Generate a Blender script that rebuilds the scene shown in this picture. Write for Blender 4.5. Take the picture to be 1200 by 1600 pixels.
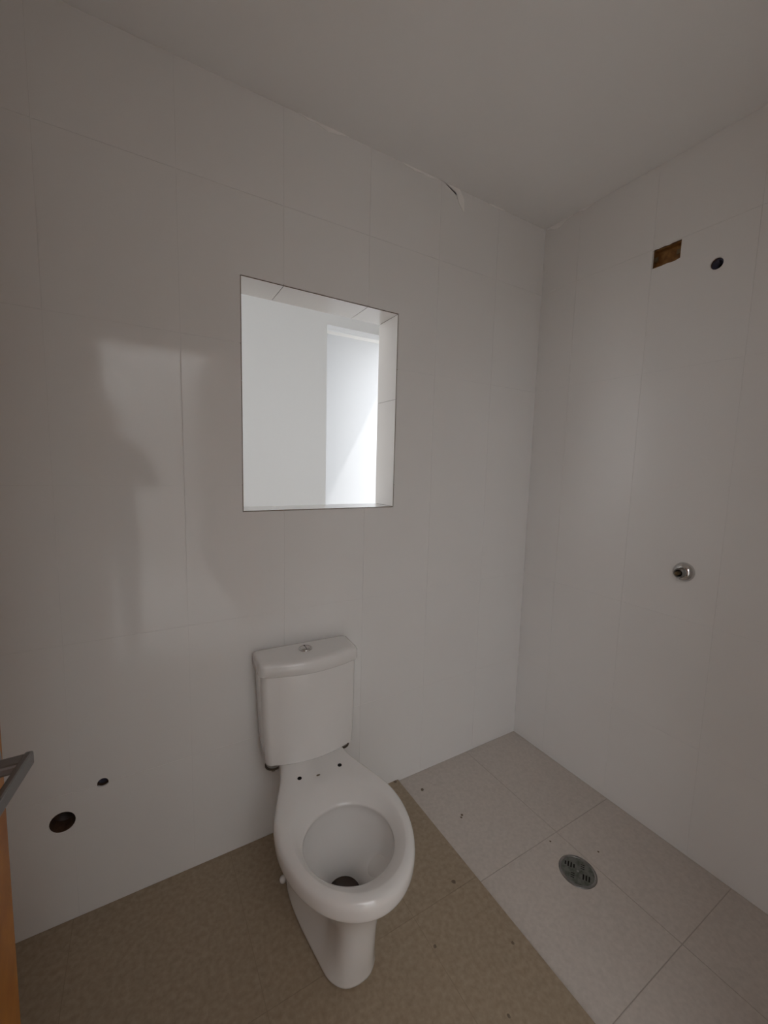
import bpy, bmesh, math, random
from mathutils import Vector, Matrix
random.seed(7)
for o in list(bpy.data.objects): bpy.data.objects.remove(o)
SC = bpy.context.scene
COL = SC.collection
PI = math.pi
# World axes: back wall (with the toilet) is the plane y=0, shower wall is x=0, floor is z=0; the room lies at x<0, y<0.
# ------------------------------------------------------------------ camera
F_PX, YAW, PITCH, ROLL = 643.47, 0.5348, -0.1092, 0.0255
CAM = Vector((-1.676, -1.408, 1.38))
cf = Vector((math.sin(YAW)*math.cos(PITCH), math.cos(YAW)*math.cos(PITCH), math.sin(PITCH)))
cr = Vector((math.cos(YAW), -math.sin(YAW), 0)); cu = cr.cross(cf)
cr2 = math.cos(ROLL)*cr + math.sin(ROLL)*cu; cu2 = -math.sin(ROLL)*cr + math.cos(ROLL)*cu
cd = bpy.data.cameras.new('camera'); cam = bpy.data.objects.new('camera', cd); COL.objects.link(cam)
cam.matrix_world = Matrix(((cr2.x, cu2.x, -cf.x, CAM.x), (cr2.y, cu2.y, -cf.y, CAM.y), (cr2.z, cu2.z, -cf.z, CAM.z), (0, 0, 0, 1)))
cd.sensor_fit = 'VERTICAL'; cd.sensor_height = 36; cd.sensor_width = 27; cd.lens = F_PX*36/1600
cd.clip_start = 0.01; cd.clip_end = 200
SC.camera = cam
# ------------------------------------------------------------------ sky, sun, exposure
SKY = 3.4
w = bpy.data.worlds.new('overcast_sky'); SC.world = w; w.use_nodes = True
bg = w.node_tree.nodes['Background']; bg.inputs['Color'].default_value = (0.97, 0.985, 1.0, 1); bg.inputs['Strength'].default_value = SKY
sd = bpy.data.lights.new('sun', 'SUN'); sd.energy = 2.2; sd.angle = math.radians(1.5); sd.color = (1, 0.98, 0.95)
sun = bpy.data.objects.new('sun', sd); COL.objects.link(sun)
sun.rotation_euler = Vector((-1, 0.6, -1.96)).to_track_quat('-Z', 'Y').to_euler()
def portal(name, loc, direction, sx, sy):
    d = bpy.data.lights.new(name, 'AREA'); d.shape = 'RECTANGLE'; d.size = sx; d.size_y = sy
    d.cycles.is_portal = True
    o = bpy.data.objects.new(name, d); COL.objects.link(o); o.location = loc
    o.rotation_euler = Vector(direction).to_track_quat('-Z', 'Z').to_euler()
portal('sky_portal_doorway', (-1.42, -1.70, 1.05), (0, 1, 0), 0.92, 2.1)
portal('sky_portal_corridor', (-4.02, 0.82, 1.37), (1, 0, 0), 1.35, 2.7)
portal('sky_portal_veranda', (0.81, 2.06, 1.33), (-1, 0, 0), 0.88, 2.66)
SC.view_settings.view_transform = 'Standard'; SC.view_settings.look = 'None'
SC.view_settings.exposure = 0.0; SC.view_settings.gamma = 1.0; SC.view_settings.use_curve_mapping = False
SC.cycles.use_denoising = True
SC.cycles.max_bounces = 16; SC.cycles.diffuse_bounces = 8; SC.cycles.glossy_bounces = 6
SC.cycles.sample_clamp_indirect = 6.0
# ------------------------------------------------------------------ materials
def mat(name, color, rough=0.5, metal=0.0, spec=0.5, noise=None, bump=None, coat=0.0):
    """noise=(scale, colour2, detail, lo, hi); bump=(scale, strength, distance)"""
    m = bpy.data.materials.new(name); m.use_nodes = True
    nt = m.node_tree; b = nt.nodes['Principled BSDF']
    b.inputs['Base Color'].default_value = (*color, 1); b.inputs['Roughness'].default_value = rough
    b.inputs['Metallic'].default_value = metal; b.inputs['Specular IOR Level'].default_value = spec
    b.inputs['Coat Weight'].default_value = coat
    if noise or bump:
        tc = nt.nodes.new('ShaderNodeNewGeometry')
    if noise:
        n = nt.nodes.new('ShaderNodeTexNoise'); n.inputs['Scale'].default_value = noise[0]; n.inputs['Detail'].default_value = noise[2]
        nt.links.new(tc.outputs['Position'], n.inputs['Vector'])
        r = nt.nodes.new('ShaderNodeValToRGB'); r.color_ramp.elements[0].position = noise[3]; r.color_ramp.elements[1].position = noise[4]
        r.color_ramp.elements[0].color = (*color, 1); r.color_ramp.elements[1].color = (*noise[1], 1)
        nt.links.new(n.outputs['Fac'], r.inputs['Fac']); nt.links.new(r.outputs['Color'], b.inputs['Base Color'])
    if bump:
        n = nt.nodes.new('ShaderNodeTexNoise'); n.inputs['Scale'].default_value = bump[0]; n.inputs['Detail'].default_value = 3
        nt.links.new(tc.outputs['Position'], n.inputs['Vector'])
        bp = nt.nodes.new('ShaderNodeBump'); bp.inputs['Strength'].default_value = bump[1]; bp.inputs['Distance'].default_value = bump[2]
        nt.links.new(n.outputs['Fac'], bp.inputs['Height']); nt.links.new(bp.outputs['Normal'], b.inputs['Normal'])
    return m
M = {}
M['tile'] = mat('white_glazed_tile', (0.85, 0.835, 0.82), 0.09, spec=0.5, noise=(2.2, (0.83, 0.812, 0.797), 3, 0.35, 0.7), bump=(9, 0.05, 0.004))
M['tile_b'] = mat('white_satin_tile', (0.85, 0.835, 0.82), 0.27, spec=0.5, noise=(2.2, (0.83, 0.812, 0.797), 3, 0.35, 0.7), bump=(9, 0.05, 0.004))
M['tile_edge'] = mat('tile_clay_edge', (0.20, 0.135, 0.085), 0.9)
M['grout'] = mat('white_grout', (0.81, 0.795, 0.78), 0.85)
M['mortar'] = mat('raw_brown_mortar', (0.12, 0.062, 0.035), 0.95, noise=(60, (0.06, 0.03, 0.015), 4, 0.3, 0.7))
M['plaster'] = mat('white_ceiling_plaster', (0.92, 0.91, 0.90), 0.75, noise=(3, (0.90, 0.89, 0.88), 4, 0.3, 0.7), bump=(30, 0.08, 0.004))
M['plaster_smear'] = mat('fresh_white_plaster', (0.93, 0.91, 0.89), 0.8)
M['paint'] = mat('white_wall_paint', (0.80, 0.79, 0.775), 0.6)
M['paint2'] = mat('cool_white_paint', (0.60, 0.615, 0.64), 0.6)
M['paint_e'] = mat('neutral_white_paint', (0.80, 0.815, 0.83), 0.6)
M['floor'] = mat('dusty_beige_floor_tile', (0.39, 0.31, 0.22), 0.45, noise=(70, (0.30, 0.23, 0.158), 12, 0.32, 0.70), bump=(140, 0.2, 0.002))
M['shower'] = mat('greige_shower_tile', (0.63, 0.57, 0.52), 0.42, noise=(80, (0.555, 0.50, 0.455), 12, 0.32, 0.7), bump=(140, 0.15, 0.002))
M['floor_grout'] = mat('brown_floor_grout', (0.30, 0.235, 0.165), 0.9)
M['shower_grout'] = mat('greige_floor_grout', (0.46, 0.41, 0.365), 0.9)
M['ceramic'] = mat('white_vitreous_china', (0.80, 0.78, 0.76), 0.09, spec=0.55, coat=0.3)
M['dark'] = mat('dark_cavity', (0.012, 0.009, 0.008), 0.85, spec=0.2)  # near-black standing in for shade in holes and slots; phone lens too
M['trap_brown'] = mat('dark_brown_trap', (0.045, 0.028, 0.02), 0.25)
M['chrome'] = mat('chrome', (0.62, 0.61, 0.60), 0.16, metal=1.0)
M['steel'] = mat('brushed_steel', (0.34, 0.33, 0.32), 0.36, metal=1.0, noise=(40, (0.24, 0.235, 0.23), 3, 0.35, 0.7))
M['handle'] = mat('dark_brushed_steel', (0.24, 0.235, 0.235), 0.38, metal=0.9)
M['grate'] = mat('dull_steel_grate', (0.20, 0.205, 0.19), 0.45, metal=0.6, noise=(60, (0.10, 0.115, 0.09), 4, 0.4, 0.65))
M['pvc'] = mat('brown_pvc_pipe', (0.05, 0.025, 0.016), 0.5)
M['brass'] = mat('dull_brass', (0.22, 0.16, 0.09), 0.5, metal=0.6)
M['bluepvc'] = mat('blue_grey_pvc', (0.055, 0.05, 0.08), 0.5)
M['box'] = mat('ochre_box_plastic', (0.34, 0.17, 0.05), 0.7, noise=(45, (0.20, 0.09, 0.025), 4, 0.35, 0.65))
M['rubber'] = mat('dark_brown_rubber', (0.10, 0.075, 0.055), 0.7)
M['gasket'] = mat('grey_nylon', (0.36, 0.33, 0.30), 0.5)
M['speck'] = mat('dark_mortar_speck', (0.19, 0.145, 0.105), 0.9)
M['wood'] = mat('orange_varnished_wood', (0.52, 0.22, 0.035), 0.45, spec=0.3, noise=(14, (0.36, 0.13, 0.018), 5, 0.35, 0.7))
M['concrete'] = mat('pale_concrete', (0.52, 0.51, 0.49), 0.9, noise=(4, (0.46, 0.45, 0.435), 6, 0.3, 0.7))
M['porch'] = mat('pale_porch_floor', (0.80, 0.785, 0.76), 0.6)
M['cement'] = mat('grey_cement_render', (0.33, 0.31, 0.29), 0.9)
M['dark_edge'] = mat('dark_reflection_edge', (0.13, 0.10, 0.085), 0.9)  # invented dark finish that ends the bright doorway reflection
M['hallfloor'] = mat('beige_hall_floor', (0.42, 0.36, 0.30), 0.5)
# ------------------------------------------------------------------ helpers
def link(name, bm, mats, parent=None, smooth=False):
    me = bpy.data.meshes.new(name); bm.to_mesh(me); bm.free()
    for m in (mats if isinstance(mats, (list, tuple)) else [mats]): me.materials.append(m)
    if smooth:
        for p in me.polygons: p.use_smooth = True
    o = bpy.data.objects.new(name, me); COL.objects.link(o)
    if parent is not None: o.parent = parent
    return o
def struct(o, label=None):
    o['kind'] = 'structure'
    if label: o['label'] = label
    return o
def tag(o, label, cat, group=None):
    o['label'] = label; o['category'] = cat
    if group: o['group'] = group
    return o
def empty(name, loc, rz=0):
    o = bpy.data.objects.new(name, None); COL.objects.link(o); o.location = loc; o.rotation_euler = (0, 0, rz); o.empty_display_size = 0.1
    return o
def box_bm(x0, x1, y0, y1, z0, z1, bevel=0.0, bm=None):
    own = bm is None
    if own: bm = bmesh.new()
    vs = [bm.verts.new((x, y, z)) for x in (x0, x1) for y in (y0, y1) for z in (z0, z1)]
    for q in ((0, 1, 3, 2), (4, 6, 7, 5), (0, 4, 5, 1), (2, 3, 7, 6), (0, 2, 6, 4), (1, 5, 7, 3)): bm.faces.new([vs[i] for i in q])
    if bevel and own: bmesh.ops.bevel(bm, geom=list(bm.edges), offset=bevel, segments=2, profile=0.5, affect='EDGES')
    bmesh.ops.recalc_face_normals(bm, faces=bm.faces)
    return bm
MAPS = {'A': lambda a, b, d: (a, d, b), 'B': lambda a, b, d: (d, a, b), 'F': lambda a, b, d: (a, b, -d)}
def plate_bm(outer, holes, d0, d1, plane, side_hole_mat=0, side_mat=0):
    """flat slab with holes: outline and holes are 2D loops in the given plane, from depth d0 to d1"""
    bm = bmesh.new(); mp = MAPS[plane] if isinstance(plane, str) else plane
    for d in (d0, d1):
        edges = []
        for lp in [outer] + list(holes):
            vs = [bm.verts.new(mp(a, b, d)) for a, b in lp]
            edges += [bm.edges.new((vs[i], vs[(i+1) % len(vs)])) for i in range(len(vs))]
        bmesh.ops.triangle_fill(bm, use_beauty=True, use_dissolve=False, edges=edges)
    bm.verts.ensure_lookup_table()
    nv = len(outer) + sum(len(h) for h in holes); base = 0
    for k, lp in enumerate([outer] + list(holes)):
        n = len(lp)
        for i in range(n):
            a, b = base+i, base+(i+1) % n
            f = bm.faces.new((bm.verts[a], bm.verts[b], bm.verts[b+nv], bm.verts[a+nv])); f.material_index = side_mat if k == 0 else side_hole_mat
        base += n
    bmesh.ops.recalc_face_normals(bm, faces=bm.faces)
    return bm
def rect(a0, a1, b0, b1): return [(a0, b0), (a1, b0), (a1, b1), (a0, b1)]
def circ(a, b, r, n=24, wob=0.0, rb=None):
    rb = rb or r; return [(a+r*math.cos(t)*(1+wob*math.sin(3*t+1)+wob*0.7*math.sin(7*t)), b+rb*math.sin(t)*(1+wob*math.sin(3*t+1)+wob*0.7*math.sin(7*t))) for t in (2*PI*i/n for i in range(n))]
def lathe_bm(profile, n=32, bm=None, cap0=True, cap1=True):
    """profile of (radius, height) revolved about +Z"""
    bm = bm or bmesh.new(); rings = []
    for r, h in profile: rings.append([bm.verts.new((r*math.cos(2*PI*i/n), r*math.sin(2*PI*i/n), h)) for i in range(n)])
    for a, b in zip(rings, rings[1:]):
        for i in range(n): bm.faces.new((a[i], a[(i+1) % n], b[(i+1) % n], b[i]))
    if cap0: bm.faces.new(list(reversed(rings[0])))
    if cap1: bm.faces.new(rings[-1])
    bmesh.ops.recalc_face_normals(bm, faces=bm.faces)
    return bm
def xform(bm, mtx):
    bmesh.ops.transform(bm, matrix=mtx, verts=bm.verts); return bm
TO_B = Matrix(((0, 0, -1, 0), (1, 0, 0, 0), (0, 1, 0, 0), (0, 0, 0, 1)))     # lathe +Z -> out of the shower wall (-x)
TO_A = Matrix(((1, 0, 0, 0), (0, 0, -1, 0), (0, 1, 0, 0), (0, 0, 0, 1)))     # lathe +Z -> out of the back wall (-y)
def T(x, y, z): return Matrix.Translation((x, y, z))
# ------------------------------------------------------------------ room shell
CEIL = 2.503
XL, YF = -2.10, -1.55                       # left wall and door wall planes
OX0, OX1, OZ0, OZ1 = -1.384, -0.801, 1.222, 1.964   # pass-through opening in the back wall
WT = 0.145
DRAINH = (-1.906, 0.324, 0.031); SUPH = (-1.805, 0.409, 0.0155)
BH = (-0.710, 2.080, 0.018); BOX = (-0.594, -0.497, 2.141, 2.206); VALVE = (-0.711, 1.032)
G = 0.0045                                   # ragged gap round the opening
wall_back = struct(link('wall_back', plate_bm(rect(XL-0.14, 0.14, -0.1, CEIL+0.1),
    [rect(OX0-G, OX1+G, OZ0-G, OZ1+G), circ(DRAINH[0], DRAINH[1], DRAINH[2]), circ(SUPH[0], SUPH[1], SUPH[2]*0.93, 20)],
    0.0012, WT, 'A', 1), [M['grout'], M['mortar']]), 'white tiled wall behind the toilet with a square opening')
box_cut = rect(*BOX)
box_rag = [(BOX[0]-0.002, BOX[2]+0.004), (-0.575, BOX[2]-0.001), (-0.55, BOX[2]+0.001), (-0.52, BOX[2]-0.002), (BOX[1]+0.001, BOX[2]), (BOX[1]+0.003, 2.165), (BOX[1]-0.001, 2.185),
           (BOX[1]+0.003, BOX[3]+0.003), (-0.508, BOX[3]+0.006), (-0.520, BOX[3]-0.001), (-0.536, BOX[3]+0.003), (-0.556, BOX[3]-0.002), (-0.565, BOX[3]+0.003), (BOX[0]-0.001, BOX[3]+0.001)]
wall_right = struct(link('wall_right', plate_bm(rect(YF-0.14, 0.0016, -0.1, CEIL+0.1),
    [box_cut, circ(BH[0], BH[1], BH[2]), circ(VALVE[0], VALVE[1], 0.02)], 0.0012, 0.14, 'B', 1), [M['grout'], M['mortar']]), 'white tiled shower wall')
# tiles
xj = [0.0, -0.300, -0.616, -0.932, -1.248, -1.561, -1.879, XL]
zj = [0.0, 0.409, 0.859, 1.309, 1.759, 2.209, CEIL]
J = 0.0013
def tile_obj(bm, parent, plane):
    # tilt about the tile's own centre by less than a tenth of a degree
    k = 0.0010
    c = sum((v.co for v in bm.verts), Vector())/len(bm.verts)
    ax = random.uniform(-k, k); bx = random.uniform(-k, k)
    R = Matrix.Rotation(ax, 4, 'X' if plane == 'A' else 'Y') @ Matrix.Rotation(bx, 4, 'Z')
    xform(bm, Matrix.Translation(c) @ R @ Matrix.Translation(-c))
    return link('tile', bm, [M['tile' if plane == 'A' else 'tile_b'], M['tile_edge']], parent)
def cut_outline(a0, a1, b0, b1, hole):
    """rectangle minus an axis-aligned rectangle that touches its border"""
    h0, h1, k0, k1 = hole
    if h1 <= a0 or h0 >= a1 or k1 <= b0 or k0 >= b1: return rect(a0, a1, b0, b1)
    L, R_, B, Tt = h0 > a0, h1 < a1, k0 > b0, k1 < b1
    if not (L or R_ or B or Tt): return None
    if L and not R_ and not B and not Tt: return rect(a0, h0, b0, b1)
    if R_ and not L and not B and not Tt: return rect(h1, a1, b0, b1)
    if B and not Tt and not L and not R_: return rect(a0, a1, b0, k0)
    if Tt and not B and not L and not R_: return rect(a0, a1, k1, b1)
    if L and B: return [(a0, b0), (a1, b0), (a1, k0), (h0, k0), (h0, b1), (a0, b1)]
    if L and Tt: return [(a0, b0), (h0, b0), (h0, k1), (a1, k1), (a1, b1), (a0, b1)]
    if R_ and B: return [(a0, b0), (a1, b0), (a1, b1), (h1, b1), (h1, k0), (a0, k0)]
    if R_ and Tt: return [(h1, b0), (a1, b0), (a1, b1), (a0, b1), (a0, k1), (h1, k1)]
    return rect(a0, a1, b0, b1)
gp = 0.0030
for i in range(len(xj)-1):
    for j in range(len(zj)-1):
        a0, a1, b0, b1 = xj[i+1]+J, xj[i]-J, zj[j]+J, zj[j+1]-J
        lp = cut_outline(a0, a1, b0, b1, (OX0-gp, OX1+gp, OZ0-gp, OZ1+gp))
        if lp is None: continue
        holes = []
        if a0 < DRAINH[0]+0.04 and a1 > DRAINH[0]-0.04 and j == 0:
            # drain pipe hole straddles the joint at x=-1.879
            s = xj[6]; r = DRAINH[2]+0.002
            hz = math.sqrt(max(0, r*r-(s-DRAINH[0])**2)); 
            e = a1 if a1 < s else a0
            d_ = e-DRAINH[0]; hz = math.sqrt(r*r-d_*d_); t0 = math.atan2(hz, d_)
            if e == a1:   # tile on the left: big arc opening to its right edge
                arc = [(DRAINH[0]+r*math.cos(t), DRAINH[1]+r*math.sin(t)) for t in [-t0-(2*PI-2*t0)*q/24 for q in range(25)]]
                lp = [(a0, b0), (a1, b0)] + arc + [(a1, b1), (a0, b1)]
            else:         # tile on the right: small arc on its left edge
                arc = [(DRAINH[0]+r*math.cos(t), DRAINH[1]+r*math.sin(t)) for t in [t0-2*t0*q/6 for q in range(7)]]
                lp = [(a1, b0), (a1, b1), (a0, b1)] + arc + [(a0, b0)]
        if a0 < SUPH[0] < a1 and j in (0, 1):
            e = b1 if j == 0 else b0; r = SUPH[2]; d_ = e-SUPH[1]; hx = math.sqrt(r*r-d_*d_); t0 = math.atan2(d_, hx)
            if j == 1:
                arc = [(SUPH[0]+r*math.cos(t), SUPH[1]+r*math.sin(t)) for t in [PI-t0-(PI-2*t0)*q/12 for q in range(13)]]
                lp = [(a0, b0)] + arc + [(a1, b0), (a1, b1), (a0, b1)]
            else:
                arc = [(SUPH[0]+r*math.cos(t), SUPH[1]+0.75*r*math.sin(t)) for t in [t0-(PI+2*t0)*q/12 for q in range(13)]]
                arc[0] = (arc[0][0], e); arc[-1] = (arc[-1][0], e)
                # keep the drain arc of this same tile
                lp = ([p for p in lp if p[0] < a0+0.02 and b0 < p[1] < b1-0.001] if len(lp) > 4 else [])
                lp = [(a1, b0), (a1, b1)] + arc + [(a0, b1)] + lp + [(a0, b0)]
        tile_obj(plate_bm(lp, holes, 0.0, 0.006, 'A', 1, 0), wall_back, 'A')
yj = [0.0, -0.184, -0.500, -0.816, -1.132, -1.448, YF]
for i in range(len(yj)-1):
    for j in range(len(zj)-1):
        a0, a1, b0, b1 = yj[i+1]+J, yj[i]-J, zj[j]+J, zj[j+1]-J
        holes = []
        if a0 < VALVE[0] < a1 and b0 < VALVE[1] < b1: holes.append(circ(VALVE[0], VALVE[1], 0.021))
        if a0 < BH[0] < a1 and b0 < BH[1] < b1: holes.append(circ(BH[0], BH[1], 0.0195, 24, 0.03))
        lp = rect(a0, a1, b0, b1)
        if a0 < -0.55 < a1 and b0 < 2.17 < b1:
            # box opening runs up to the joints: top row tile and this one
            top = b1
            inner = [(p[0], min(p[1], top-0.001)) for p in box_rag]
            inner = [(min(p[0], a1-0.002), p[1]) for p in inner]
            holes.append(inner)
        tile_obj(plate_bm(lp, holes, 0.0, 0.006, 'B', 1, 0), wall_right, 'B')
# glazed lining tiles inside the opening (sill, jambs, soffit)
def lining(x0, x1, y0, y1, z0, z1):
    bm = box_bm(x0, x1, y0, y1, z0, z1); bm.normal_update()
    for f in bm.faces: f.material_index = 1 if f.normal.y < -0.5 else 0
    return link('lining_tile', bm, [M['tile'], M['tile_edge']], wall_back)
ly0 = 0.0015; e = 0.0022
for a, b in ((OX0, -1.248), (-1.248, -0.932), (-0.932, OX1)):
    lining(a+0.001, b-0.001, ly0, WT, OZ1, OZ1+e); lining(a+0.001, b-0.001, ly0, WT, OZ0-e, OZ0)
for a, b in ((OZ0, 1.645), (1.645, OZ1)):
    lining(OX0-e, OX0, ly0, WT, a+0.0006, b-0.0006); lining(OX1, OX1+e, ly0, WT, a+0.0006, b-0.0006)
# left wall, door wall, ceiling
struct(link('wall_left', box_bm(XL-0.14, XL, YF, 0.0016, -0.1, CEIL+0.1), M['tile']), 'white tiled wall behind the open door')
DX0, DX1, DZ = -1.885, -0.96, 2.11  # doorway drawn wider on the right to let more light in
struct(link('wall_front', plate_bm([(-7.0, -0.1), (DX0, -0.1), (DX0, DZ), (DX1, DZ), (DX1, -0.1), (0.14, -0.1), (0.14, CEIL+0.1), (-7.0, CEIL+0.1)], [], YF, YF-0.14, 'A'), M['paint']), 'white wall with the bathroom doorway')
ceiling = struct(link('ceiling', box_bm(XL-0.14, 0.14, YF-0.1, 0.1, CEIL, CEIL+0.1), M['plaster']), 'white plastered bathroom ceiling')
# plaster smears where ceiling meets the tiles
def smear(pts, name='plaster_smear'):
    bm = bmesh.new(); c = sum((Vector(p) for p in pts), Vector())/len(pts)
    vs = [bm.verts.new(p) for p in pts]; vc = bm.verts.new(c)
    for i in range(len(vs)): bm.faces.new((vs[i], vs[(i+1) % len(vs)], vc))
    r = bmesh.ops.extrude_face_region(bm, geom=list(bm.faces))
    n = Vector((0, 0.0015, 0)) if all(abs(p[1]+0.0012) < 1e-6 for p in pts) else Vector((0.0015, 0, 0)) if all(abs(p[0]+0.0012) < 1e-6 for p in pts) else Vector((0, 0, 0.0015))
    bmesh.ops.translate(bm, vec=n, verts=[g for g in r['geom'] if isinstance(g, bmesh.types.BMVert)])
    bmesh.ops.recalc_face_normals(bm, faces=bm.faces)
    return link(name, bm, M['plaster_smear'], ceiling)
smear([(-0.605, -0.0012, CEIL), (-0.525, -0.0012, CEIL), (-0.50, -0.0012, CEIL-0.03), (-0.497, -0.0012, CEIL-0.085), (-0.525, -0.0012, CEIL-0.055), (-0.545, -0.0012, CEIL-0.02)])
def streak(x0, x1, wmax, y0=-0.0, n=9):
    up, lo = [], []
    for i in range(n+1):
        t = i/n; x = x0+(x1-x0)*t; up.append((x, -0.0012, CEIL)); lo.append((x, -0.0012, CEIL-wmax*(0.35+0.65*random.random())*(0.25+math.sin(PI*t))))
    return smear(up + lo[::-1])
streak(-1.20, -1.02, 0.012); streak(-0.80, -0.63, 0.010); streak(-0.36, -0.27, 0.010)
def streakB(y0, y1, wmax, n=7):
    up, lo = [], []
    for i in range(n+1):
        t = i/n; y = y0+(y1-y0)*t; up.append((-0.0012, y, CEIL)); lo.append((-0.0012, y, CEIL-wmax*(0.35+0.65*random.random())*(0.3+math.sin(PI*t))))
    return smear(up + lo[::-1])
streakB(-0.01, -0.14, 0.018); streakB(-0.17, -0.24, 0.010)
# floor: dusty main floor and the slightly sunken shower floor
SX = -0.735; SZ = -0.008
floor = struct(link('floor', box_bm(XL-0.14, SX, YF-0.14, 0.002, -0.12, -0.0008), M['floor_grout']), 'dusty beige tiled bathroom floor')
fx = [SX, -0.995, -1.445, -1.895, XL]; fy = [0.0, -0.50, -0.95, -1.40, YF]
for i in range(len(fx)-1):
    for j in range(len(fy)-1):
        link('floor_tile', box_bm(fx[i+1]+0.001, fx[i]-(0.001 if i else 0), fy[j+1]+0.0006, fy[j]-0.0006, -0.009, 0.0), M['floor'], floor)
DR = (-0.405, -0.654)
shower_floor = struct(link('floor_shower', plate_bm(rect(SX, 0.002, YF-0.14, 0.002), [circ(DR[0], DR[1], 0.052)], 0.0009-SZ, 0.12, 'F'), M['shower_grout']), 'greige shower floor with a round drain')
sx = [0.0, -0.335, SX]; sy = [0.0, -0.515, -0.948, -1.398, YF]
for i in range(2):
    for j in range(4):
        a0, a1, b0, b1 = sx[i+1]+0.0013, sx[i]-0.0013, sy[j+1]+0.0013, sy[j]-0.0013
        lp = rect(a0, a1, b0, b1); holes = []
        if a0 < DR[0] < a1 and b0 < DR[1] < b1: holes.append([(min(max(p[0], a0+0.001), a1-0.001), p[1]) for p in circ(DR[0], DR[1], 0.0625, 32)])
        link('floor_tile', plate_bm(lp, holes, -SZ, 0.009-SZ, 'F'), M['shower'], shower_floor)
def blob(x, y, z, r, h, n=9, sq=1.0):
    b = bmesh.new(); ring = [b.verts.new((x+r*random.uniform(0.7, 1.15)*math.cos(2*PI*i/n), y+sq*r*random.uniform(0.7, 1.15)*math.sin(2*PI*i/n), z)) for i in range(n)]
    t = b.verts.new((x, y, z+h))
    for i in range(n): b.faces.new((ring[i], ring[(i+1) % n], t))
    b.faces.new(list(reversed(ring)))
    return b
for (x, y, r) in ((-0.667, -0.092, 0.0080), (-0.604, -0.276, 0.0055), (-0.614, -0.284, 0.0050), (-0.39, -0.53, 0.004), (-0.27, -0.645, 0.004)):
    link('mortar_speck', blob(x, y, SZ, r, 0.0015), M['speck'], shower_floor)
for (x, y, r) in ((-0.815, -0.475, 0.0075), (-0.985, -0.595, 0.0055), (-0.78, -0.70, 0.005), (-0.915, -0.81, 0.005), (-1.75, -0.52, 0.004), (-0.752, -0.004, 0.009)):
    link('mortar_speck', blob(x, y, 0.0, r, 0.0015), M['speck'], floor)
# ------------------------------------------------------------------ porch and yard invented for their light; corridor and veranda beyond the opening
def S(name, x0, x1, y0, y1, z0, z1, m, label): return struct(link(name, box_bm(x0, x1, y0, y1, z0, z1), M[m]), label)
S('floor_porch', -7.0, -0.72, -4.6, YF-0.14, -0.13, -0.001, 'porch', 'pale porch floor outside the bathroom door')
S('ceiling_porch_added', -7.0, -0.72, -2.1, YF-0.14, CEIL, CEIL+0.1, 'paint', 'added white porch ceiling, unseen, trimming the sky light')  # added overhang, its depth set by how much high sky it blocks
S('wall_yard_added', -2.6, -0.80, -4.74, -4.6, -0.12, 3.3, 'paint', 'added white yard wall, a bright backdrop for the tile reflection')  # added wall: fills the mirrored doorway with white, kept short to admit sky
S('wall_added_right', -0.97, -0.80, -4.6, YF-0.14, -0.12, CEIL, 'dark_edge', 'added dark wall that bounds the tile reflection')  # added wall, darkened to give the mirrored doorway a right edge
CXL, CRF, CY, CC = -4.0, -4.0, 1.5, 2.75            # corridor beyond the opening: open left end, far wall, ceiling
S('wall_corridor_side', CXL, XL-0.14, 0.0, WT, -0.12, CC, 'paint', 'white wall continuing along the corridor')
S('wall_corridor_top', XL-0.14, 0.45, 0.02, WT, CEIL+0.1, CC, 'paint', 'white wall above the opening on the corridor side')
S('floor_corridor', CXL, 0.45, WT, CY, -0.12, 0.0, 'hallfloor', 'corridor floor beyond the opening')
S('ceiling_corridor', CRF, 0.45, 0.02, CY+0.12, CC, CC+0.1, 'paint', 'white corridor ceiling')
struct(link('wall_corridor', plate_bm([(CXL, -0.12), (-0.472, -0.12), (-0.472, 2.396), (0.33, 2.396), (0.33, -0.12), (0.45, -0.12), (0.45, CC), (CXL, CC)], [], CY, CY+0.12, 'A'), M['paint_e']), 'white corridor wall with a tall doorway, seen through the opening')
S('wall_corridor_end', 0.33, 0.45, WT, CY, 0.0, CC, 'paint', 'white end wall of the corridor')
VY, VC = 2.5, 2.66
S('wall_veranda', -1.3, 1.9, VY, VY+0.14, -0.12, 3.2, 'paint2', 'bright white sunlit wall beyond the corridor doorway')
S('wall_veranda_left', -1.3, -1.18, CY+0.12, VY, -0.12, VC, 'paint', 'white side wall of the veranda')
S('ceiling_veranda', -1.3, 0.80, CY+0.12, VY, VC, VC+0.1, 'paint', 'white veranda ceiling')
S('floor_veranda', -1.18, 1.9, CY+0.12, VY, -0.13, -0.01, 'cement', 'concrete veranda floor')
S('ground', -30, 30, -30, 30, -0.3, -0.14, 'concrete', 'pale concrete ground outside')
# ------------------------------------------------------------------ toilet
TH = math.radians(3.0)
toilet = tag(empty('toilet', (-1.19, 0, 0), PI-TH*1), 'white ceramic toilet with a coupled tank and no seat', 'toilet')
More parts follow.
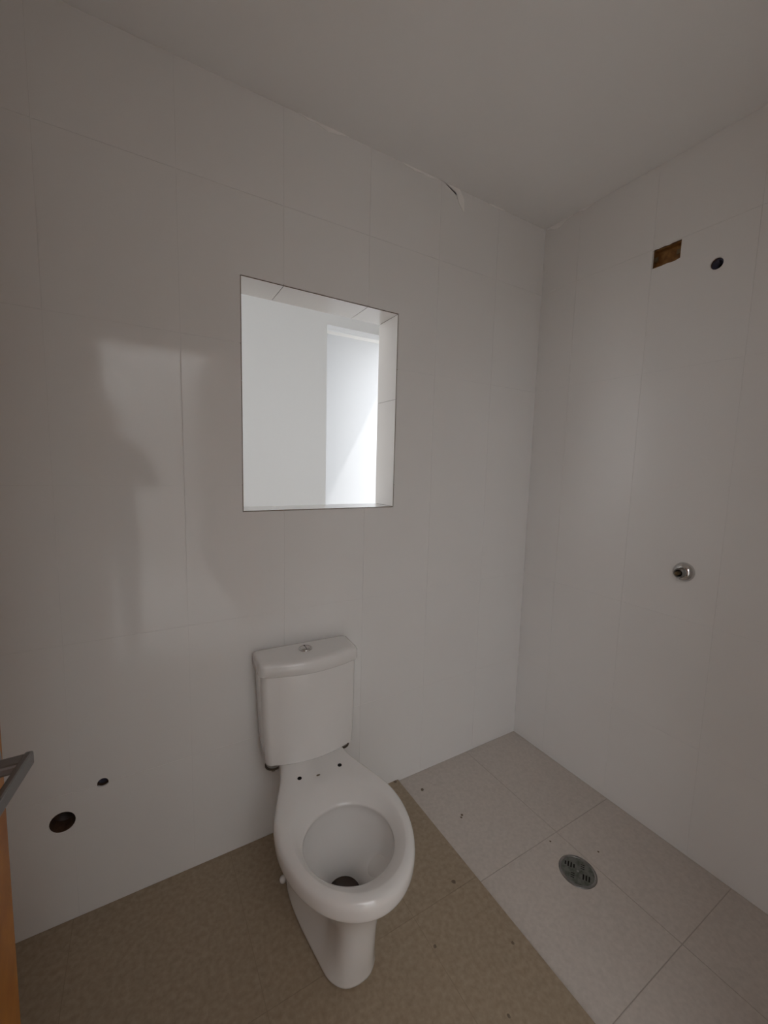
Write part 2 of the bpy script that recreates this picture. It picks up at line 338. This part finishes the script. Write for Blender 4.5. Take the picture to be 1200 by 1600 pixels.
# local axes: +Y away from the wall, X mirrored by the half turn, so u (to the right when facing the wall) = -X
toilet.rotation_euler = (0, 0, PI-TH)
N = 72; CV = 0.43
def catmull(P, n=12):
    out = []
    for i in range(len(P)-1):
        p0, p1, p2, p3 = P[max(i-1, 0)], P[i], P[i+1], P[min(i+2, len(P)-1)]
        for k in range(n):
            t = k/n
            out.append(tuple(0.5*((2*p1[c])+(-p0[c]+p2[c])*t+(2*p0[c]-5*p1[c]+4*p2[c]-p3[c])*t*t+(-p0[c]+3*p1[c]-3*p2[c]+p3[c])*t**3) for c in (0, 1)))
    out.append(P[-1]); return out
def radial(half, cv):
    """half outline points (u>=0) from front to back -> ring of N points hit by rays from (0, cv)"""
    pts = [(abs(u), v) for u, v in half]; full = pts + [(-u, v) for u, v in reversed(pts)]
    ring = []
    for i in range(N):
        t = 2*PI*i/N; dx, dy = math.sin(t), math.cos(t); best = None
        for k in range(len(full)):
            (x1, y1), (x2, y2) = full[k], full[(k+1) % len(full)]
            ex, ey = x2-x1, y2-y1; den = dx*ey-dy*ex
            if abs(den) < 1e-12: continue
            wx, wy = x1, y1-cv; s = (wx*ey-wy*ex)/den; q = (wx*dy-wy*dx)/den
            if s > 1e-6 and -1e-6 <= q <= 1+1e-6 and (best is None or s > best): best = s
        ring.append((best*dx, cv+best*dy))
    return ring
def ell(cv, a, bf, bb=None, ex=2.0):
    bb = bb or bf; out = []
    for i in range(N):
        t = 2*PI*i/N; s, c = math.sin(t), math.cos(t)
        out.append((a*math.copysign(abs(s)**(2/ex), s), cv+(bf if c > 0 else bb)*math.copysign(abs(c)**(2/ex), c)))
    return out
egg = [(0.188*math.sin(t), 0.435+0.258*math.cos(t)) for t in (PI/2*k/14 for k in range(15))]
O = radial(egg + catmull([(0.188, 0.435), (0.180, 0.370), (0.155, 0.295), (0.128, 0.225), (0.113, 0.17), (0.108, 0.08), (0.104, 0.045), (0.085, 0.035), (0.0, 0.035)], 8)[1:], CV)
foot = radial(catmull([(0, 0.574), (0.038, 0.566), (0.070, 0.530), (0.084, 0.47), (0.097, 0.40), (0.108, 0.32), (0.110, 0.25), (0.10, 0.18), (0.07, 0.14), (0, 0.13)], 8), 0.35)
foot_c = radial(catmull([(0, 0.574), (0.038, 0.566), (0.070, 0.530), (0.084, 0.47), (0.097, 0.40), (0.108, 0.32), (0.110, 0.25), (0.10, 0.18), (0.07, 0.14), (0, 0.13)], 8), CV)
waist = radial(catmull([(0, 0.598), (0.030, 0.592), (0.053, 0.562), (0.056, 0.51), (0.050, 0.45), (0.062, 0.37), (0.086, 0.28), (0.092, 0.18), (0.06, 0.13), (0, 0.12)], 8), CV)
belly = radial(catmull([(0, 0.645), (0.060, 0.632), (0.108, 0.585), (0.136, 0.51), (0.142, 0.43), (0.130, 0.35), (0.108, 0.26), (0.094, 0.17), (0.07, 0.10), (0, 0.09)], 8), CV)
def inset(ring, d, cv=CV):
    return [(u*(1-d/math.hypot(u, v-cv)), cv+(v-cv)*(1-d/math.hypot(u, v-cv))) for u, v in ring]
def lerp(A, B, t): return [(a[0]+(b[0]-a[0])*t, a[1]+(b[1]-a[1])*t) for a, b in zip(A, B)]
rings = []
rings.append((foot_c, 0.0)); rings.append((foot_c, 0.012)); rings.append((lerp(foot_c, waist, 0.25), 0.05)); rings.append((lerp(foot_c, waist, 0.7), 0.11))
rings.append((waist, 0.18)); rings.append((lerp(waist, belly, 0.30), 0.235)); rings.append((lerp(waist, belly, 0.78), 0.285)); rings.append((lerp(belly, inset(O, 0.02), 0.45), 0.318))
rings.append((inset(O, 0.016), 0.333)); rings.append((inset(O, 0.005), 0.337)); rings.append((O, 0.345)); rings.append((O, 0.372)); rings.append((inset(O, 0.004), 0.383)); rings.append((inset(O, 0.014), 0.390))
I1 = ell(0.478, 0.150, 0.183, 0.186)
rings.append((lerp(inset(O, 0.016), I1, 0.75), 0.3905)); rings.append((I1, 0.389)); rings.append((ell(0.480, 0.140, 0.163, 0.155), 0.380)); rings.append((ell(0.484, 0.128, 0.136, 0.120), 0.364)); rings.append((ell(0.484, 0.1235, 0.131, 0.115), 0.357))
rings.append((ell(0.484, 0.126, 0.134, 0.118), 0.349)); rings.append((ell(0.484, 0.128, 0.137, 0.119), 0.330)); rings.append((ell(0.490, 0.114, 0.126, 0.120), 0.285))
rings.append((ell(0.487, 0.090, 0.100, 0.098), 0.245)); rings.append((ell(0.472, 0.060, 0.066, 0.070), 0.205)); rings.append((ell(0.464, 0.050, 0.053, 0.054), 0.186)); rings.append((ell(0.460, 0.045, 0.046, 0.048), 0.155)); rings.append((ell(0.460, 0.02, 0.02, 0.024), 0.150))
bm = bmesh.new(); prev = None
for ring, z in rings:
    cur = [bm.verts.new((-u, v, z)) for u, v in ring]
    if prev:
        for i in range(N): bm.faces.new((prev[i], prev[(i+1) % N], cur[(i+1) % N], cur[i]))
    else: bm.faces.new(cur)
    prev = cur
bm.faces.new(prev)
bmesh.ops.recalc_face_normals(bm, faces=bm.faces)
bowl = link('bowl', bm, M['ceramic'], toilet, True)
sub = bowl.modifiers.new('subdivision', 'SUBSURF'); sub.levels = 1; sub.render_levels = 2
o = link('trap_opening', xform(lathe_bm([(0.047, 0), (0.046, 0.004)], 28), T(0, 0.460, 0.166)), M['trap_brown'], toilet)  # solid dark brown disc in place of an open outlet
o['label'] = 'dark brown trap opening'
for u, v in ((-0.070, 0.248), (0.066, 0.248)):  # bolt holes drawn as discs, their inner shade put into the colour
    link('bolt_hole_disc', xform(lathe_bm([(0.0072, 0), (0.0068, 0.0012)], 16), T(-u, v, 0.3898)), M['dark'], toilet)
link('bolt_hole_disc', xform(lathe_bm([(0.0045, 0), (0.0040, 0.0012)], 9), T(0.012, 0.260, 0.3898) @ Matrix.Diagonal((1.5, 0.7, 1, 1))), M['speck'], toilet)
# tank
def tank_ring(hw, vb, vs, vc, rc=0.024, n=10):
    """rounded plan: straight back at vb, sides hw, front bulging from vs at the corners to vc at the middle"""
    P = []
    for k in range(7): t = PI*(1.5-0.5*k/6)-PI/2; P.append((hw-0.012+0.012*math.cos(-PI/2+PI/2*k/6), vb+0.012+0.012*math.sin(-PI/2+PI/2*k/6)))
    for k in range(7): P.append((hw-rc+rc*math.cos(PI/2*k/6), vs-rc+rc*math.sin(PI/2*k/6)))
    for k in range(1, n): 
        t = k/n; u = (hw-rc)*(1-2*t); P.append((u, vs+(vc-vs)*(1-(u/(hw-rc))**2)))
    for k in range(7): P.append((-hw+rc-rc*math.sin(PI/2*k/6), vs-rc+rc*math.cos(PI/2*k/6)))
    for k in range(7): P.append((-hw+0.012-0.012*math.cos(PI/2*k/6), vb+0.012-0.012*math.sin(PI/2*k/6)))
    return P
def loft(levels):
    bm = bmesh.new(); prev = None
    for P, z in levels:
        cur = [bm.verts.new((-u, v, z)) for u, v in P]
        if prev:
            for i in range(len(P)): bm.faces.new((prev[i], prev[(i+1) % len(P)], cur[(i+1) % len(P)], cur[i]))
        else: bm.faces.new(cur)
        prev = cur
    bm.faces.new(prev); bmesh.ops.recalc_face_normals(bm, faces=bm.faces); return bm
TB = 0.388; LB = 0.694; LT = 0.740
tank = link('tank', loft([(tank_ring(0.148, 0.034, 0.158, 0.182), TB), (tank_ring(0.153, 0.031, 0.163, 0.187), TB+0.006), (tank_ring(0.156, 0.030, 0.163, 0.187), TB+0.05), (tank_ring(0.162, 0.028, 0.156, 0.181), 0.56), (tank_ring(0.166, 0.026, 0.147, 0.174), LB)]), M['ceramic'], toilet, True)
lid = link('tank_lid', loft([(tank_ring(0.166, 0.026, 0.147, 0.174), LB-0.001), (tank_ring(0.171, 0.022, 0.152, 0.179), LB+0.001), (tank_ring(0.173, 0.021, 0.154, 0.181), LB+0.004), (tank_ring(0.173, 0.021, 0.154, 0.181), LT-0.012), (tank_ring(0.170, 0.023, 0.151, 0.178), LT-0.005), (tank_ring(0.163, 0.028, 0.145, 0.171), LT-0.001), (tank_ring(0.150, 0.04, 0.13, 0.155), LT)]), M['ceramic'], toilet, True)
for o in (tank, lid):
    m = o.modifiers.new('edge_split', 'EDGE_SPLIT'); m.split_angle = math.radians(38)
b = link('flush_button', xform(lathe_bm([(0.0235, -0.002), (0.0235, 0.003), (0.021, 0.0048), (0.0195, 0.0045), (0.019, 0.0030), (0.0185, 0.0030), (0.018, 0.0056), (0.010, 0.0070), (0.0005, 0.0074)], 36), T(0.004, 0.086, LT)), M['chrome'], toilet, True)
b['label'] = 'round chrome flush button'
link('button_split', box_bm(0.004-0.0006, 0.004+0.0006, 0.086-0.0175, 0.086+0.0175, LT+0.005, LT+0.0078), M['dark'], b)
for s in (-1, 1):
    bb = link('tank_bolt', xform(lathe_bm([(0.006, 0), (0.006, 0.018), (0.021, 0.020), (0.026, 0.034), (0.026, 0.046), (0.020, 0.047)], 20), T(s*0.123, 0.118, TB-0.046)), M['gasket'], toilet, True)
    link('washer', xform(lathe_bm([(0.0285, 0), (0.0285, 0.004)], 20), T(s*0.123, 0.118, TB-0.024)), M['rubber'], bb)
link('tank_gasket', xform(lathe_bm([(0.045, 0), (0.045, 0.008)], 28), T(0, 0.10, TB-0.006)), M['rubber'], toilet)
link('floor_bolt_cap', xform(lathe_bm([(0.011, 0), (0.011, 0.008), (0.008, 0.014), (0.002, 0.016)], 16), T(0.112, 0.20, 0.0)), M['ceramic'], toilet, True)
# ------------------------------------------------------------------ shower drain
drain = tag(empty('floor_drain', (DR[0], DR[1], SZ)), 'round steel floor drain with slotted grate in the shower floor', 'drain')
link('ring', lathe_bm([(0.050, -0.02), (0.0615, -0.004), (0.0615, 0.001), (0.060, 0.0022), (0.0535, 0.0022), (0.053, -0.0005), (0.050, -0.02)], 40, cap0=False, cap1=False), M['steel'], drain, True)
sl = []
ca, sa = math.cos(math.radians(31)), math.sin(math.radians(31))
def dark_slot(cx, cy, L, wd):
    # slots run along the (ca, sa) direction
    q = [(-L/2, -wd/2), (L/2, -wd/2), (L/2, wd/2), (-L/2, wd/2)]
    return [(cx+a*ca-b*sa, cy+a*sa+b*ca) for a, b in q]
for cx, cy, n in ((-0.002, 0.030, 4), (0.002, -0.031, 3)):
    for k in range(n):
        d = (k-(n-1)/2)*0.0092; sl.append(dark_slot(cx-sa*d*1.0, cy+ca*d, 0.021 if 0 < k < n-1 or n == 3 else 0.015, 0.0048))
# side slots, turned a quarter
for cx, cy in ((0.028, 0.0), (-0.029, 0.0)):
    for k in range(3):
        d = (k-1)*0.008; q = [(-0.006, -0.0014), (0.006, -0.0014), (0.006, 0.0014), (-0.006, 0.0014)]
        sl.append([(cx+ca*d-a*sa-b*ca, cy+sa*d+a*ca-b*sa) for a, b in q])
gr = link('grate', plate_bm(circ(0, 0, 0.0528, 40), [], -0.001, 0.0015, 'F'), M['grate'], drain)
for lp in sl: link('dark_slot', plate_bm(lp, [], -0.0013, 0.001, 'F'), M['dark'], gr)  # dark inserts on the solid grate, painting the shade of open slots
link('screw', lathe_bm([(0.004, 0.0), (0.004, 0.0016), (0.002, 0.0022)], 12), M['steel'], drain, True)
link('cup', lathe_bm([(0.0535, -0.001), (0.0525, -0.03), (0.03, -0.05), (0.02, -0.08)], 32, cap0=False), M['dark'], drain)
# ------------------------------------------------------------------ plumbing stubs and cut-outs
dp = tag(empty('drain_pipe', (DRAINH[0], 0, DRAINH[1])), 'large round open sink waste pipe hole low in the white tiles', 'pipe')
link('pipe', xform(lathe_bm([(0.0305, -0.13), (0.0305, -0.045), (0.0275, -0.045), (0.0275, -0.12), (0.001, -0.12)], 28, cap0=True, cap1=True), TO_A), M['pvc'], dp, True)
link('pipe_end', xform(lathe_bm([(0.0272, -0.122), (0.0272, -0.115)], 24), TO_A), M['dark'], dp)  # dark disc that paints the shade deep in the pipe
sp = tag(empty('water_pipe', (SUPH[0], 0, SUPH[1])), 'small water supply hole in the white tiles above the waste pipe', 'pipe')
link('elbow', xform(lathe_bm([(0.0140, -0.10), (0.0140, -0.020), (0.0105, -0.020), (0.0105, -0.08), (0.001, -0.08)], 24), TO_A), M['bluepvc'], sp, True)
link('dark_end', xform(lathe_bm([(0.0104, -0.085), (0.0104, -0.05)], 20), TO_A), M['dark'], sp)  # no real plug: dark disc painting the shade inside the hole
sh = tag(empty('shower_pipe', (0, BH[0], BH[1])), 'round shower outlet hole high in the white shower wall', 'pipe')
link('elbow', xform(lathe_bm([(0.0178, -0.10), (0.0178, -0.008), (0.0135, -0.008), (0.0135, -0.07), (0.001, -0.07)], 28), TO_B), M['bluepvc'], sh, True)
link('dark_end', xform(lathe_bm([(0.0134, -0.072), (0.0134, -0.045)], 24), TO_B), M['dark'], sh)  # same painted shade disc, for the shower outlet
eb = tag(empty('electrical_box', (0, (BOX[0]+BOX[1])/2, (BOX[2]+BOX[3])/2)), 'ochre electrical box set in a ragged rectangular cut-out of the shower wall', 'box')
hw, hh = (BOX[1]-BOX[0])/2-0.001, (BOX[3]-BOX[2])/2-0.001
bm = bmesh.new()
for a in ((0.006, 0.030, -hw, -hw+0.003, -hh, hh), (0.006, 0.030, hw-0.003, hw, -hh, hh), (0.006, 0.030, -hw, hw, -hh, -hh+0.003), (0.006, 0.030, -hw, hw, hh-0.003, hh), (0.027, 0.030, -hw, hw, -hh, hh)): box_bm(*a, bm=bm)
link('box_shell', bm, M['box'], eb)
link('mounting_ear', box_bm(0.010, 0.014, hw-0.016, hw-0.003, -0.008, 0.008), M['brass'], eb)
link('mounting_ear', box_bm(0.010, 0.014, -hw+0.003, -hw+0.016, -0.008, 0.008), M['brass'], eb)
# shower valve
sv = tag(empty('shower_valve', (0, VALVE[0], VALVE[1])), 'small chrome shower valve without its handle on the white shower wall', 'valve')
link('flange', xform(lathe_bm([(0.034, 0.0), (0.0345, 0.003), (0.033, 0.009), (0.0285, 0.016), (0.021, 0.021), (0.0175, 0.022)], 36), TO_B), M['chrome'], sv, True)
link('sleeve', xform(lathe_bm([(0.0175, 0.018), (0.0175, 0.034), (0.0155, 0.036), (0.0155, 0.046), (0.0125, 0.046), (0.0125, 0.036)], 28), TO_B), M['steel'], sv, True)
st = link('spindle', xform(lathe_bm([(0.0065, 0.034), (0.0065, 0.052), (0.0045, 0.054), (0.0045, 0.060)], 16), TO_B), M['brass'], sv)
link('bore', xform(lathe_bm([(0.0124, 0.0362), (0.0124, 0.0372)], 24), TO_B), M['dark'], sv)
# ------------------------------------------------------------------ open wooden door
DF = -1.840; DE = -0.748
door = struct(link('door_1', box_bm(DF-0.035, DF, YF+0.03, DE-0.030, 0.034, 2.085, 0.0015), M['wood']), 'orange varnished wooden door standing open')
door.rotation_euler = (math.radians(-2.0), 0, 0)      # the leaf sags a little on its hinges
door.location = (0, 0.0, -0.026)
HZ = 1.016; HY = DE-0.090
h = link('door_handle', box_bm(DF-0.001, DF+0.038, HY-0.011, HY+0.011, HZ-0.006, HZ+0.006, 0.003), M['handle'], door)
h['label'] = 'bent flat steel lever handle'
lv = box_bm(-0.0045, 0.0045, -0.115, 0.0110, -0.0085, 0.0085, 0.0025)
link('lever', xform(lv, T(DF+0.0350, HY, HZ-0.001) @ Matrix.Rotation(math.radians(-8), 4, 'Z')), M['handle'], h)
link('rose', xform(lathe_bm([(0.026, 0), (0.026, 0.006), (0.023, 0.008)], 28), T(DF, HY, HZ) @ Matrix(((0, 0, 1, 0), (1, 0, 0, 0), (0, 1, 0, 0), (0, 0, 0, 1)))), M['handle'], h)
# wooden door frame lining the doorway
for nm, a in (('trim_1', (DX0, DX0+0.006, YF-0.14, YF, 0, DZ)), ('trim_2', (DX1-0.03, DX1, YF-0.14, YF, 0, DZ)), ('trim_3', (DX0+0.006, DX1-0.03, YF-0.14, YF, DZ-0.02, DZ))):
    struct(link(nm, box_bm(*a), M['wood']), 'orange wooden door frame')
# ------------------------------------------------------------------ the photographer, mirrored in the glazed tiles
M['skin'] = mat('skin', (0.42, 0.26, 0.19), 0.5)
M['shirt'] = mat('dark_grey_shirt', (0.09, 0.085, 0.085), 0.85)
M['jeans'] = mat('dark_blue_jeans', (0.05, 0.055, 0.075), 0.85)
M['hair'] = mat('dark_brown_hair', (0.025, 0.018, 0.014), 0.6)
M['shoe'] = mat('black_leather', (0.03, 0.028, 0.027), 0.5)
M['phone'] = mat('black_phone', (0.02, 0.02, 0.022), 0.25)
PX, PY = -1.862, -1.99
person = tag(empty('person', (PX, PY, -0.001)), 'person in dark shirt and jeans holding up a phone, mirrored in the tiles', 'person')
def skin(name, chains, m, parent, lv=2):
    """chains: lists of (x, y, z, rx, ry); a chain may start on an earlier vertex given as its index"""
    vs, rs, es = [], [], []
    roots = []
    for ch in chains:
        prev = None
        for k, p in enumerate(ch):
            if isinstance(p, int): prev = p; continue
            vs.append(p[:3]); rs.append((p[3], p[4] if len(p) > 4 else p[3]))
            i = len(vs)-1
            if prev is None: roots.append(i)
            else: es.append((prev, i))
            prev = i
    me = bpy.data.meshes.new(name); me.from_pydata(vs, es, []); me.materials.append(m)
    o = bpy.data.objects.new(name, me); COL.objects.link(o); o.parent = parent
    md = o.modifiers.new('skin', 'SKIN'); md.use_smooth_shade = True
    if not me.skin_vertices: me.skin_vertices.new() if hasattr(me.skin_vertices, 'new') else None
    sv_ = me.skin_vertices[0].data
    for i, r in enumerate(rs): sv_[i].radius = r; sv_[i].use_root = i in roots
    s = o.modifiers.new('subdivision', 'SUBSURF'); s.levels = lv; s.render_levels = lv
    return o
# right hand at the phone, in the person's own axes
hx, hy, hz = -1.672-PX, -1.488-PY, 1.295
body = skin('body', [
    [(0, 0, 0.96, 0.145, 0.105), (0, 0, 1.12, 0.13, 0.10), (0, 0, 1.30, 0.155, 0.11), (0, 0, 1.45, 0.13, 0.09), (0, 0.005, 1.53, 0.056, 0.056), (0, 0.02, 1.585, 0.064, 0.070), (0, 0.025, 1.655, 0.076, 0.095), (0, 0.015, 1.715, 0.066, 0.080), (0, 0.01, 1.745, 0.03, 0.035)],
    [3, (0.165, 0, 1.45, 0.058), (0.215, 0.05, 1.33, 0.048), (0.265, 0.14, 1.20, 0.042), (0.255, 0.30, 1.245, 0.036), (hx+0.025, hy-0.10, hz-0.015, 0.027), (hx+0.012, hy-0.045, hz, 0.030, 0.022), (hx, hy-0.01, hz+0.012, 0.028, 0.016)],
    [3, (-0.165, 0, 1.45, 0.058), (-0.20, 0.0, 1.30, 0.048), (-0.225, -0.01, 1.13, 0.042), (-0.225, 0.03, 0.90, 0.030), (-0.222, 0.045, 0.83, 0.030, 0.020), (-0.22, 0.05, 0.78, 0.026, 0.016)],
    [0, (0.09, 0, 0.88, 0.088), (0.092, 0.01, 0.52, 0.062), (0.092, -0.005, 0.28, 0.054), (0.092, 0.0, 0.09, 0.042), (0.095, 0.10, 0.045, 0.040, 0.035)],
    [0, (-0.09, 0, 0.88, 0.088), (-0.092, 0.01, 0.52, 0.062), (-0.092, -0.005, 0.28, 0.054), (-0.092, 0.0, 0.09, 0.042), (-0.095, 0.10, 0.045, 0.040, 0.035)],
    [(0, 0.085, 1.66, 0.012), (0, 0.124, 1.635, 0.014), (0, 0.106, 1.62, 0.010)],
] + [[(s*0.070, 0.01, 1.655, 0.010), (s*0.086, 0.0, 1.665, 0.016, 0.008), (s*0.084, 0.002, 1.635, 0.012, 0.007)] for s in (-1, 1)]
  + [[(hx+0.018-0.012*k, hy-0.015, hz+0.018*(1-k/3)+0.004, 0.010), (hx+0.040-0.004*k, hy+0.008, hz+0.030-0.020*k, 0.009), (hx+0.030-0.004*k, hy+0.022, hz+0.034-0.020*k, 0.008), (hx+0.012-0.004*k, hy+0.026, hz+0.034-0.020*k-0.003*(k == 3), 0.0075)] for k in range(4)]
  + [[(hx-0.010, hy-0.03, hz-0.004, 0.011), (hx-0.036, hy-0.005, hz+0.012, 0.010), (hx-0.040, hy+0.006, hz+0.036, 0.0085), (hx-0.036, hy+0.010, hz+0.050, 0.0075)]]
  + [[(-0.22+0.0, 0.03+0.014*k, 0.80, 0.010), (-0.222, 0.028+0.017*k, 0.745, 0.0088), (-0.212, 0.03+0.017*k, 0.715+0.004*abs(k-1.4), 0.008), (-0.20, 0.032+0.016*k, 0.70+0.005*abs(k-1.4), 0.0072)] for k in range(4)]
  + [[(-0.215, 0.06, 0.83, 0.011), (-0.205, 0.085, 0.79, 0.010), (-0.198, 0.09, 0.755, 0.0085)]], M['skin'], person)
skin('shirt', [
    [(0, 0, 0.80, 0.215, 0.150), (0, 0, 0.95, 0.185, 0.135), (0, 0, 1.12, 0.165, 0.125), (0, 0, 1.30, 0.175, 0.13), (0, 0, 1.44, 0.145, 0.105), (0, 0.0, 1.505, 0.075, 0.075)],
    [4, (0.165, 0, 1.445, 0.075), (0.215, 0.05, 1.33, 0.068), (0.248, 0.11, 1.24, 0.066)],
    [4, (-0.165, 0, 1.445, 0.075), (-0.20, 0.0, 1.30, 0.068), (-0.215, -0.005, 1.20, 0.066)]], M['shirt'], person)
skin('trousers', [
    [(0, 0, 1.00, 0.155, 0.118), (0, 0, 0.93, 0.165, 0.122)],
    [1, (0.09, 0, 0.84, 0.105), (0.094, 0.01, 0.52, 0.080), (0.094, 0, 0.28, 0.072), (0.094, 0.0, 0.08, 0.066)],
    [1, (-0.09, 0, 0.84, 0.105), (-0.094, 0.01, 0.52, 0.080), (-0.094, 0, 0.28, 0.072), (-0.094, 0.0, 0.08, 0.066)]], M['jeans'], person)
for s in (-1, 1):
    skin('shoe', [[(s*0.095, -0.04, 0.045, 0.045, 0.042), (s*0.095, 0.05, 0.045, 0.046, 0.042), (s*0.098, 0.15, 0.036, 0.046, 0.034), (s*0.10, 0.20, 0.030, 0.036, 0.026)]], M['shoe'], person)
    link('eye', xform(lathe_bm([(0.001, -0.012), (0.008, -0.009), (0.012, 0), (0.008, 0.009), (0.001, 0.012)], 12), T(s*0.032, 0.104, 1.665)), M['shoe'], person, True)
skin('hair', [[(0, -0.05, 1.59, 0.055, 0.042), (0, -0.035, 1.66, 0.083, 0.072), (0, -0.005, 1.725, 0.076, 0.080), (0, 0.045, 1.748, 0.05, 0.042)]], M['hair'], person)
# phone: its lens is where the picture was taken from, the body just behind it
pc = CAM - cf*0.012 - cu2*0.055
phone = tag(link('phone', box_bm(-0.036, 0.036, -0.075, 0.075, -0.004, 0.004, 0.002), M['phone']), 'black phone held up in a hand, mirrored in the tiles', 'phone')
phone.matrix_world = Matrix(((cr2.x, cu2.x, -cf.x, pc.x), (cr2.y, cu2.y, -cf.y, pc.y), (cr2.z, cu2.z, -cf.z, pc.z), (0, 0, 0, 1)))
pl = link('lens', xform(lathe_bm([(0.007, 0), (0.007, 0.0012), (0.005, 0.0014)], 16), T(0.016, 0.058, -0.004) @ Matrix.Rotation(PI, 4, 'X')), M['dark'], phone)
